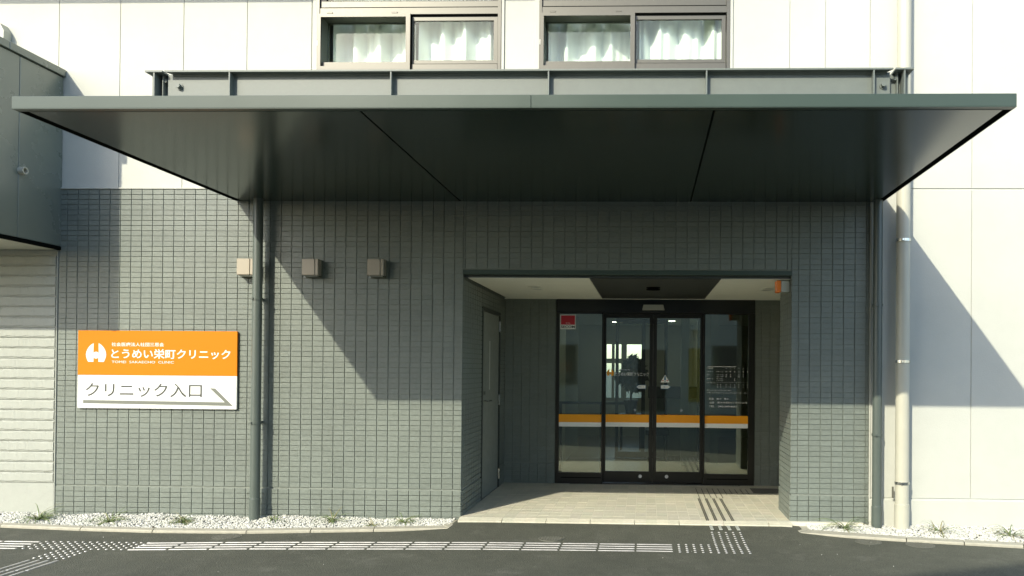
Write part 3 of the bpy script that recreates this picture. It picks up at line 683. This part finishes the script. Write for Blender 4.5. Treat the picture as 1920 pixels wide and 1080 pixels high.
# ------------------------------------------------------------------ downpipes
def downpipe(x, y, z1, z0, r, m_, label, bands, band_m, socket, flare):
    t = thing('downpipe', label, 'drainpipe', (x, y, z0))
    obj('pipe', MB().tube((x, y, socket+0.002), (x, y, z1), r, 28), m_, t, smooth=True)
    obj('socket', MB().tube((x, y, z0-0.05), (x, y, socket), r*flare, 28).tube((x, y, socket+0.0005), (x, y, socket+0.006), r*flare, 28, r*1.02), m_, t, smooth=True)
    for z in bands:
        k = obj('bracket', MB().ring((x, y, z-0.012), (0, 0, 1), r+0.006, r+0.0005, 0.024, 28).box(x-0.012, x+0.012, y+r+0.004, 0.012, z-0.010, z+0.010).box(x-0.03, x-0.014, y-r-0.014, y-r+0.004, z-0.009, z+0.009), band_m, t)
    return t
downpipe(-3.658, -0.115, 2.971, -0.03, 0.044, M['pipe'], 'dark grey downpipe on the tiled wall under the left end of the canopy', (2.03, 0.87), M['pipe'], 0.16, 1.10)
downpipe(2.112, -0.085, 2.971, -0.03, 0.042, M['pipe'], 'dark grey downpipe at the right edge of the tiled wall', (2.005, 0.815), M['pipe'], 0.16, 1.10)
downpipe(2.334, -0.105, 6.4, -0.03, 0.061, M['wpipe'], 'thick cream white downpipe running the full height of the right wall', (2.598, 1.489, 0.382), M['chrome'], 0.185, 1.08)
obj('pipe_tag', MB().box(2.256, 2.270, -0.075, -0.06, 0.24, 0.34), M['strip'], [o for o in col.objects if o.name.startswith('downpipe')][-1])

# ------------------------------------------------------------------ vent hoods
def hood(x0, x1, z0, z1, label):
    t = thing('vent_hood', label, 'vent', ((x0+x1)/2, 0, z0), 'square vent hoods on the tiled wall')
    xs_ = x0+(x1-x0)*0.80
    obj('cover', MB().bbox(x0, xs_, -0.105, -0.03, z0+0.012, z1, 0.004), M['hood'], t)
    obj('side_shield', MB().bbox(xs_+0.002, x1, -0.103, -0.03, z0+0.012, z1, 0.004), M['hood'], t)
    obj('base', MB().bbox(x0+0.008, x1+0.004, -0.0295, -0.003, z0-0.006, z1-0.002, 0.003).box(x0+0.02, x1-0.01, -0.09, -0.03, z0, z0+0.011), M['reveal'], t)
    obj('screw', MB().tube((x0+0.022, -0.07, z0-0.004), (x0+0.022, -0.07, z0+0.011), 0.008, 8), M['chrome'], t)
hood(-3.245, -3.090, 2.245, 2.410, 'middle vent hood, shaded beige box just right of the dark downpipe')
hood(-2.625, -2.470, 2.245, 2.410, 'rightmost vent hood, shaded beige box alone on the tiled wall')
hood(-3.865, -3.710, 2.245, 2.410, 'leftmost vent hood, sunlit peach box half behind the dark downpipe')

# ------------------------------------------------------------------ clinic sign
sg = thing('clinic_sign', 'orange and white clinic entrance sign board with an arrow on the tiled wall', 'sign', (-4.66, 0, 0.985))
ys = -0.028
obj('orange_panel', MB().bbox(-5.435, -3.890, ys, -0.008, 1.302, 1.727, 0.002), M['orange'], sg)
obj('white_panel', MB().bbox(-5.435, -3.890, ys, -0.008, 0.986, 1.3015, 0.002), M['signwhite'], sg)
k = 1.545/1740.0
def SX(p): return -5.435+(p-77)*k
def SZ(p): return 1.727-(p-57)*0.741/850.0
emblem(SX(278), SZ(400), SZ(195)-SZ(400), ys-0.0004, M['signwhite'], sg)
text('社会医療法人社団三思会', SX(447), SX(1020), SZ(228), SZ(186), ys-0.0008, M['signwhite'], sg, bold=0.012)
text('とうめい栄町クリニック', SX(445), SX(1745), SZ(362), SZ(256), ys-0.0008, M['signwhite'], sg, bold=0.014)
text('TOMEI  SAKAECHO  CLINIC', SX(450), SX(1130), SZ(412), SZ(386), ys-0.0008, M['signwhite'], sg)
text('クリニック入口', SX(168), SX(1440), SZ(780), SZ(630), ys-0.0008, M['ink'], sg, bold=0.006)
poly_plate([(SX(a), SZ(b_)) for a, b_ in ((142, 853), (1777, 868), (1583, 680), (1527, 678), (1690, 830), (142, 818))][::-1], ys-0.0004, M['arrow'], sg, 'arrow')

# ------------------------------------------------------------------ beacon, downlights
t = thing('alarm_beacon', 'small orange warning light on a grey box at the top right of the entrance opening', 'alarm light', (1.30, 0.12, 2.13))
obj('lamp_cover', MB().bbox(1.212, 1.256, 0.07, 0.17, 2.135, 2.248, 0.006), M['beacon'], t)
obj('box', MB().bbox(1.257, 1.3385, 0.075, 0.165, 2.138, 2.244, 0.004), M['plastic'], t)
def downlight(x, y, m_, label):
    t = thing('downlight', label, 'ceiling light', (x, y, 2.25), 'recessed downlights in the porch ceiling')
    for dy in (-0.09, 0.09):
        r_ = obj('trim_ring', MB().ring((x, y+dy, 2.2545), (0, 0, -1), 0.075, 0.052, 0.006, 24), m_, t)
        obj('lens', MB().tube((x, y+dy, 2.2545), (x, y+dy, 2.2525), 0.050, 24), M['plastic'] if m_ is M['ceil'] else M['black'], t)
downlight(-1.188, 0.94, M['ceil'], 'twin white downlight in the left pale ceiling board')
downlight(0.059, 0.94, M['black'], 'twin dark downlight in the dark middle ceiling panel')
downlight(1.265, 0.94, M['ceil'], 'twin white downlight in the right pale ceiling board')
def lamp(x, y, r_, label):
    t = thing('ceiling_lamp', label, 'ceiling light', (x, y, 2.31), 'lit lamps inside the lobby')
    obj('trim_ring', MB().ring((x, y, 2.319), (0, 0, -1), r_*1.25, r_, 0.008, 20), M['ceil'], t)
    obj('lens', MB().tube((x, y, 2.319), (x, y, 2.312), r_*0.98, 20), M['lamp'], t)
lamp(0.46, 7.4, 0.06, 'lit round ceiling lamp seen through the right sliding door')
lamp(-0.62, 7.8, 0.06, 'lit lobby ceiling lamp seen through the left sliding door')
lamp(-1.0, 3.6, 0.07, 'added ceiling lamp brightening the lobby behind the left fixed glass panel')  # extra lamp, added to brighten the dim lobby

# ------------------------------------------------------------------ tactile bars and studs on the asphalt
tp = thing('tactile_paving', 'line of stainless tactile bars and studs on the asphalt in front of the clinic', 'tactile paving', (-2, -0.95, -0.06))
def ylo(x):   # far and near edge rows of the strip follow the slightly skewed line
    P = [(-7, -1.03), (-5.0, -1.03), (-4.08, -1.015), (-3.19, -0.925), (-1.343, -0.81), (-0.07, -0.79), (0.9, -0.79)]
    return lerp_line(P, x)
bar_me = {}
def bar(x0, x1, y0, y1):
    mx_, my_ = (x0+x1)/2, (y0+y1)/2; L = math.hypot(x1-x0, y1-y0); key = round(L, 2)
    if key not in bar_me:
        m_ = MB(); q = L/2; P = [(-0.0115, 0), (-0.0085, 0.004), (0.0085, 0.004), (0.0115, 0)]
        m_.add([(-q if z == 0 else -q+0.006, yy, z) for yy, z in P]+[(q if z == 0 else q-0.006, yy, z) for yy, z in P], [(0, 1, 5, 4), (1, 2, 6, 5), (2, 3, 7, 6), (0, 3, 2, 1), (4, 5, 6, 7)])
        me = m_.mesh('bar'); me.materials.append(M['bar']); bar_me[key] = me
    o = obj('bar', None, None, tp, me=bar_me[key], loc=(mx_, my_, asphalt_z(mx_, my_)+0.0005)); o.rotation_euler = (0, 0, math.atan2(y1-y0, x1-x0))
dot_me = MB()
n_ = 10; rr = [(0.0115, 0), (0.0085, 0.0045), (0.0, 0.0055)]
dot_me.add([(r_*math.cos(2*math.pi*k_/n_), r_*math.sin(2*math.pi*k_/n_), z_) for r_, z_ in rr[:2] for k_ in range(n_)]+[(0, 0, 0.0055)],
           [(k_, (k_+1) % n_, n_+(k_+1) % n_, n_+k_) for k_ in range(n_)]+[(n_+k_, n_+(k_+1) % n_, 2*n_) for k_ in range(n_)])
dot_me = dot_me.mesh('stud'); dot_me.materials.append(M['bar'])
def stud(x, y): obj('stud', None, None, tp, me=dot_me, loc=(x, y, asphalt_z(x, y)+0.0005))
ROW = 0.079
x = -4.085
secs = []
while x < 0.0:
    secs.append((x, x+0.303)); x += 0.3085
secs = [(a, b_) for a, b_ in secs if b_ < 0.26]
for (a, b_) in secs+[(-5.27, -4.965), (-5.58, -5.277), (-5.89, -5.587), (-6.2, -5.897), (-6.51, -6.207)]:
    for r_ in range(4): bar(a, b_-0.010, ylo(a)-ROW*r_-0.012, ylo(b_)-ROW*r_-0.012)
xe = secs[-1][1]
for i in range(15):
    for r_ in range(5): 
        xx = -4.925+0.0605*i; stud(xx, ylo(xx)-0.002-0.0605*r_)
for i in range(5):
    for j in range(5): stud(-4.60+0.0575*i, -1.34-0.0565*j)
for r_ in range(4):
    for q_ in range(6): bar(-4.585+0.072*r_, -4.585+0.072*r_, -1.625-0.31*q_, -1.625-0.31*q_-0.300)
for i in range(5):
    for r_ in range(5): stud(xe+0.045+0.062*i, -0.79-0.0665*r_)
for i in range(5):
    for r_ in range(12): stud(xe+0.045+0.062*(i+5), -0.385-0.0615*r_)

# ------------------------------------------------------------------ small round covers
def manhole(x, y, r_, label):
    z = asphalt_z(x, y)
    t = thing('manhole_cover', label, 'manhole cover', (x, y, z), 'small round covers in the asphalt')
    obj('rim', MB().ring((x, y, z-0.01), (0, 0, 1), r_, r_*0.9, 0.0125, 28), M['cover'], t)
    obj('lid', MB().tube((x, y, z-0.01), (x, y, z+0.0015), r_*0.885, 28), M['cover'], t)
    mb_ = MB()
    for a in np.arange(-0.7, 0.71, 0.2):
        for c_ in np.arange(-0.7, 0.71, 0.2):
            if a*a+c_*c_ < 0.6: mb_.box(x+a*r_-0.008, x+a*r_+0.008, y+c_*r_-0.005, y+c_*r_+0.005, z+0.0016, z+0.004)
    obj('lid_pattern', mb_, M['cover'], t)
manhole(-3.58, -0.735, 0.118, 'leftmost round cover in the asphalt, left of the dark downpipe')
manhole(-0.807, -0.64, 0.112, 'round cover in the asphalt in front of the entrance porch')
manhole(1.90, -0.575, 0.112, 'round cover beside the kerb below the right dark downpipe')
manhole(2.308, -0.665, 0.118, 'rightmost round cover in the asphalt, below the cream downpipe')

# ------------------------------------------------------------------ grass tufts
def tuft(x, y, n, L, label, seed, dry=0.15):
    r = random.Random(seed); mb_ = MB(); md = MB()
    for k_ in range(int(n*1.5)):
        a = r.uniform(0, 6.283); l = L*1.65*r.uniform(0.5, 1.1); w0 = r.uniform(0.0026, 0.0050); lean = r.uniform(0.45, 1.25)
        bx, by = x+r.gauss(0, 0.016), y+r.gauss(0, 0.012); pts_ = []
        px_, pz_, ang = 0.0, 0.0, 0.98-r.uniform(0, 0.75)
        for s_ in range(6):
            pts_.append((px_, pz_)); px_ += l/5*math.cos(ang); pz_ += l/5*math.sin(ang); ang -= lean*0.42
        ca, sa = math.cos(a), math.sin(a); vs_ = []
        for s_, (h_, v_) in enumerate(pts_):
            wd = w0*(1-(s_/5.0)**2*0.95); X_, Y_, Z_ = bx+h_*ca, min(by+h_*sa, -0.012), max(v_-0.045, -0.042)
            vs_ += [(X_-sa*wd, Y_+ca*wd*0.8, Z_), (X_, Y_, Z_+wd*0.5), (X_+sa*wd, Y_-ca*wd*0.8, Z_)]
        fs = []
        for s_ in range(5):
            b_ = s_*3; fs += [(b_, b_+1, b_+4, b_+3), (b_+1, b_+2, b_+5, b_+4)]
        (md if r.random() < dry else mb_).add(vs_, fs)
    t = thing('grass_tuft', label, 'plant', (x, y, -0.045), 'grass tufts in the white gravel')
    obj('blades', mb_, M['grass'], t)
    if md.v: obj('dry_blades', md, M['drygrass'], t)
for args in ((-5.62, -0.25, 40, 0.20, 'leftmost grass tuft, at the foot of the white plinth', 1),
             (-4.90, -0.33, 30, 0.19, 'spiky grass tuft below the left end of the clinic sign', 2),
             (-4.24, -0.28, 46, 0.15, 'dense green grass tuft below the right end of the clinic sign', 3),
             (-3.44, -0.17, 34, 0.14, 'grass tuft just right of the left dark downpipe foot', 4),
             (-2.89, -0.18, 36, 0.17, 'grass tuft in the gravel midway between downpipe and porch', 5),
             (-2.23, -0.17, 34, 0.14, 'grass tuft in the gravel nearest the left side of the porch', 6),
             (-2.47, -0.31, 12, 0.11, 'tiny dry grass wisp at the kerb edge left of the porch', 7, 0.6),
             (1.80, -0.14, 30, 0.22, 'tall grass tuft at the foot of the right tiled pier', 8),
             (2.62, -0.25, 24, 0.20, 'sparse grass tuft just right of the cream downpipe', 9, 0.4),
             (3.20, -0.36, 24, 0.20, 'rightmost sparse grass tuft in front of the white wall', 10, 0.4)):
    tuft(*args)

# ------------------------------------------------------------------ annex on the left
an = thing('annex_building', 'grey metal clad box over a cream sided wall at the left edge', 'building', (-7, -0.5, 0))
AX, AY, AZ0, AZ1 = -5.640, -1.11, 2.505, 4.160
for (a, b_) in ((AY+0.004, -0.516), (-0.510, 0.005)):
    obj('wall_panel', MB().bbox(AX-0.02, AX, a, b_, AZ0+0.03, AZ1, 0.002), M['annex'], an)
for k_ in range(4):
    obj('wall_panel', MB().bbox(AX-0.022-0.9*(k_+1)+0.003, AX-0.022-0.9*k_, AY, AY+0.02, AZ0+0.03, AZ1, 0.002), M['annex'], an)
obj('box_core', MB().box(-9.0, AX-0.021, AY+0.021, 0.005, AZ0+0.004, AZ1), M['annex'], an)
obj('drip_edge', MB().box(AX-0.03, AX+0.006, AY-0.004, 0.004, AZ0-0.006, AZ0+0.026), M['black'], an)
obj('soffit', MB().box(-9.0, AX-0.032, AY+0.03, 0.004, AZ0-0.002, AZ0+0.003), M['annex_soffit'], an)
for (a, b_) in ((AY-0.05, -0.655), (-0.652, 0.006)):
    obj('coping', MB().bbox(AX-0.12, AX+0.025, a, b_, AZ1+0.008, AZ1+0.075, 0.003), M['annex'], an)
obj('coping', MB().bbox(-9.0, AX-0.121, AY-0.05, AY+0.09, AZ1+0.008, AZ1+0.075, 0.003), M['annex'], an)
obj('coping_gap', MB().box(AX-0.1, AX-0.004, AY+0.004, 0.004, AZ1+0.0005, AZ1+0.0075), M['black'], an)
obj('vent_pipe', MB().ring((AX, -0.493, 3.137), (1, 0, 0), 0.034, 0.022, 0.05, 22), M['wpipe'], an)
obj('vent_pipe_core', MB().tube((AX+0.001, -0.493, 3.137), (AX+0.012, -0.493, 3.137), 0.0215, 20), M['black'], an)
# split faced siding boards
SH = 0.0992
def board_me(seed):
    r = random.Random(seed); n = 70; m_ = MB(); L = 1.25
    rows_ = []
    ra = [0.0]*4
    for i in range(n+1):
        x_ = -L*i/n
        lo = 0.010+0.002*math.sin(i*0.7+seed)+r.uniform(-0.002, 0.002); hi = SH-0.018+0.003*math.sin(i*0.45+2*seed)+r.uniform(-0.003, 0.003)
        c_ = [(0, 0.012), (0.002, 0.004), (lo, 0.002+r.uniform(0, 0.002)), (lo+0.004, -0.003+r.uniform(-0.001, 0.001)), (hi, -0.003+r.uniform(-0.0015, 0.0015)), (hi+0.006, 0.003+r.uniform(-0.002, 0.003)), (SH-0.006, 0.005), (SH-0.0045, 0.012)]
        rows_.append([(x_, yy, zz) for zz, yy in c_])
    w8 = len(rows_[0])
    m_.add([p for c_ in rows_ for p in c_], [(i*w8+j, i*w8+j+1, (i+1)*w8+j+1, (i+1)*w8+j) for i in range(n) for j in range(w8-1)]+[tuple(range(w8))])
    me = m_.mesh('siding_board'); me.materials.append(M['siding']); return me
bms = [board_me(s_) for s_ in range(5)]
for k_ in range(23):
    z = 0.268+SH*k_
    if z+SH > AZ0-0.004+0.02: continue
    obj('siding_board', None, None, an, me=bms[(k_*2) % 5], loc=(-5.684, 0.0, z))
obj('siding_backing', MB().box(-9.0, -5.6705, 0.014, 0.3, -0.15, AZ0-0.004), M['siding'], an)
obj('corner_bead', MB().bbox(-5.672, -5.661, -0.006, 0.02, -0.1, AZ0-0.008, 0.002), M['siding'], an)
obj('plinth', MB().box(-9.0, -5.674, -0.004, 0.0135, -0.15, 0.262), M['siding'], an)
v = thing('duct_cover', 'shallow pale grey duct cover on the white wall above the annex at the left edge', 'duct cover', (-6.4, 0, 4.40))
obj('body', MB().prism_y([(-6.8, 4.38), (-6.165, 4.38), (-6.160, 4.585), (-6.200, 4.655), (-6.8, 4.655)], -0.085, 0.011), M['plastic'], v)
obj('front_panel', MB().bbox(-6.78, -6.215, -0.092, -0.0855, 4.39, 4.645, 0.002), M['plastic'], v)

# ------------------------------------------------------------------ inside the lobby
pl = thing('indoor_plant', 'dark leafy indoor plant on a slender stand behind the left sliding door', 'plant', (-0.28, 6.4, 0))
obj('pot', MB().tube((-0.28, 6.4, 0.62), (-0.28, 6.4, 0.86), 0.09, 16, 0.13), M['wood'], pl)
obj('stand', MB().bbox(-0.48, -0.08, 6.2, 6.6, 0.575, 0.618, 0.005), M['wood'], pl)
for (xx, yy) in ((-0.46, 6.22), (-0.13, 6.22), (-0.46, 6.55), (-0.13, 6.55)): obj('leg', MB().box(xx, xx+0.03, yy, yy+0.03, -0.008, 0.5745), M['wood'], pl)
obj('trunk', MB().tube((-0.28, 6.4, 0.86), (-0.28, 6.4, 1.25), 0.02, 8, 0.014), M['wood'], pl)
mb = MB(); r = random.Random(5)
for (bx_, bz_, br_) in ((-0.24, 1.56, 0.09), (-0.32, 1.47, 0.11), (-0.18, 1.46, 0.12), (-0.10, 1.40, 0.11), (-0.38, 1.36, 0.12), (-0.25, 1.34, 0.14), (-0.47, 1.24, 0.09), (-0.36, 1.20, 0.12), (-0.20, 1.22, 0.13), (-0.08, 1.26, 0.10), (-0.28, 1.08, 0.09), (-0.18, 1.06, 0.08)):
    for k_ in range(75):
        a, b_ = r.uniform(0, 6.28), r.uniform(-1, 1); rad = br_*r.random()**0.4; q = math.sqrt(1-b_*b_)
        c_ = Vector((bx_+rad*math.cos(a)*q, 6.4+rad*math.sin(a)*q, bz_+rad*b_))
        t1 = Vector((r.gauss(-0.3, 0.8), r.gauss(0, 0.8), r.gauss(-0.7, 0.5))).normalized(); t2 = t1.orthogonal().normalized()
        L, W_ = r.uniform(0.08, 0.15), r.uniform(0.02, 0.034)
        mb.add([c_-t1*L*0.5, c_+t2*W_, c_+t1*L*0.5, c_-t2*W_], [(0, 1, 2, 3)])
obj('foliage', mb, M['plantdark'], pl)
ct = thing('reception_counter', 'dark lobby bench along the wall behind the right sliding door', 'bench', (0.2, 5.6, 0))
obj('seat', MB().bbox(-0.02, 0.34, 4.5, 4.95, 0.40, 0.48, 0.01), M['wood'], ct)
for xx in (0.02, 0.29): obj('leg', MB().box(xx, xx+0.03, 4.55, 4.9, -0.008, 0.399), M['wood'], ct)

# ------------------------------------------------------------------ across the street (seen in the glass, shades the road)
pv = obj('pavement', MB().box(-40, 40, -11.2, -9.2, -0.3, 0.04), M['concrete']); tag(pv, kind='structure')
ho = thing('opposite_house', 'rendered gabled house across the street facing the clinic', 'house', (-2, -17, 0))
obj('wall', MB().prism_y([(-10, -0.1), (6, -0.1), (6, 6.46), (-2, 9.40), (-10, 6.46)], -24, -13.9), M['render'], ho)
rf = MB()
rf.add([(-10.4, -24.3, 6.38), (-2, -24.3, 9.47), (-2, -13.83, 9.47), (-10.4, -13.83, 6.38), (-10.4, -24.3, 6.50), (-2, -24.3, 9.59), (-2, -13.83, 9.59), (-10.4, -13.83, 6.50)], [(0, 1, 2, 3), (4, 7, 6, 5), (0, 3, 7, 4), (1, 5, 6, 2), (3, 2, 6, 7), (0, 4, 5, 1)])
rf.add([(6.4, -24.3, 6.38), (-1.999, -24.3, 9.47), (-1.999, -13.83, 9.47), (6.4, -13.83, 6.38), (6.4, -24.3, 6.50), (-1.999, -24.3, 9.59), (-1.999, -13.83, 9.59), (6.4, -13.83, 6.50)], [(0, 3, 2, 1), (4, 5, 6, 7), (0, 4, 7, 3), (1, 2, 6, 5), (3, 7, 6, 2), (0, 1, 5, 4)])
obj('roof', rf, M['roof'], ho)
for (xx, z0, z1, wd) in ((-7.5, 0.9, 2.2, 1.7), (-3.2, 0.9, 2.2, 1.8), (3.0, 0.9, 2.2, 1.7), (-7, 3.9, 5.0, 1.6), (-2.8, 3.9, 5.2, 1.7), (2.5, 3.9, 5.0, 1.6)):
    wv = obj('window', MB().frame(xx-wd/2, xx+wd/2, z0, z1, (0.06, 0.06, 0.06, 0.06), -13.899, -13.84).box(xx-0.03, xx+0.03, -13.899, -13.845, z0+0.06, z1-0.06), M['alu'], ho)
    obj('pane', MB().box(xx-wd/2+0.06, xx+wd/2-0.06, -13.898, -13.88, z0+0.06, z1-0.06), M['darkglass'], wv)
obj('door', MB().bbox(-0.3, 0.6, -13.899, -13.84, 0.04, 2.05, 0.01), M['wood'], ho)
fw = thing('garden_wall', 'low concrete block garden wall across the street in front of the house', 'wall', (-5, -11.6, 0))
for k_ in range(20):
    for j_ in range(5):
        x_ = -12+0.4*k_*1.0+(0.2 if j_ % 2 else 0)
        obj('block', MB().bbox(x_, x_+0.39, -11.7, -11.55, 0.0+0.2*j_, 0.195+0.2*j_, 0.006), M['concrete'], fw)

up_ = thing('utility_pole', 'grey concrete utility pole with a yellow guard across the street', 'utility pole', (1.35, -10.2, 0.04))
obj('pole', MB().tube((1.35, -10.2, 0.0), (1.35, -10.2, 9.5), 0.17, 20, 0.12), M['concrete'], up_, smooth=True)
obj('guard', MB().ring((1.35, -10.2, 0.5), (0, 0, 1), 0.185, 0.172, 1.5, 20), M['guard'], up_, smooth=True)
obj('meter_box', MB().bbox(1.20, 1.50, -10.02, -9.87, 2.5, 3.0, 0.01), M['plastic'], up_)
rl = thing('railing_fence', 'dark metal railing fence on top of the garden wall across the street', 'fence', (-6, -11.62, 1.0))
for k_ in range(9): obj('post', MB().box(-11.8+0.95*k_, -11.76+0.95*k_, -11.65, -11.61, 0.996, 1.9), M['strip'], rl)
for z_ in (1.08, 1.85): obj('rail', MB().box(-11.8, -4.1, -11.609, -11.58, z_, z_+0.04), M['strip'], rl)
for k_ in range(70): obj('bar', MB().box(-11.7+0.108*k_, -11.685+0.108*k_, -11.603, -11.588, 1.1205, 1.8495), M['strip'], rl)

hr = thing('handrail', 'dark square handrail frame inside the lobby behind the left fixed glass panel', 'handrail', (-0.95, 3.0, 0))
for xx in (-1.16, -0.62): obj('post', MB().box(xx, xx+0.035, 3.0, 3.035, -0.008, 0.93), M['door_frame'], hr)
obj('rail', MB().box(-1.16, -0.3, 3.0, 3.035, 0.9305, 0.965), M['door_frame'], hr)
rc = thing('lobby_counter', 'long black lobby counter seen through the right sliding door', 'counter', (0.5, 5.6, 0))
obj('top', MB().bbox(0.02, 0.94, 5.4, 5.8, 0.93, 1.12, 0.006), M['header'], rc)
obj('front', MB().box(0.06, 0.92, 5.45, 5.75, -0.008, 0.9295), M['plastic'], rc)
obj('column', MB().box(0.50, 0.62, 4.2, 4.32, -0.008, 2.32), M['plastic'], clinic)
obj('column', MB().box(0.70, 0.74, 3.6, 3.64, -0.008, 2.32), M['door_frame'], clinic)
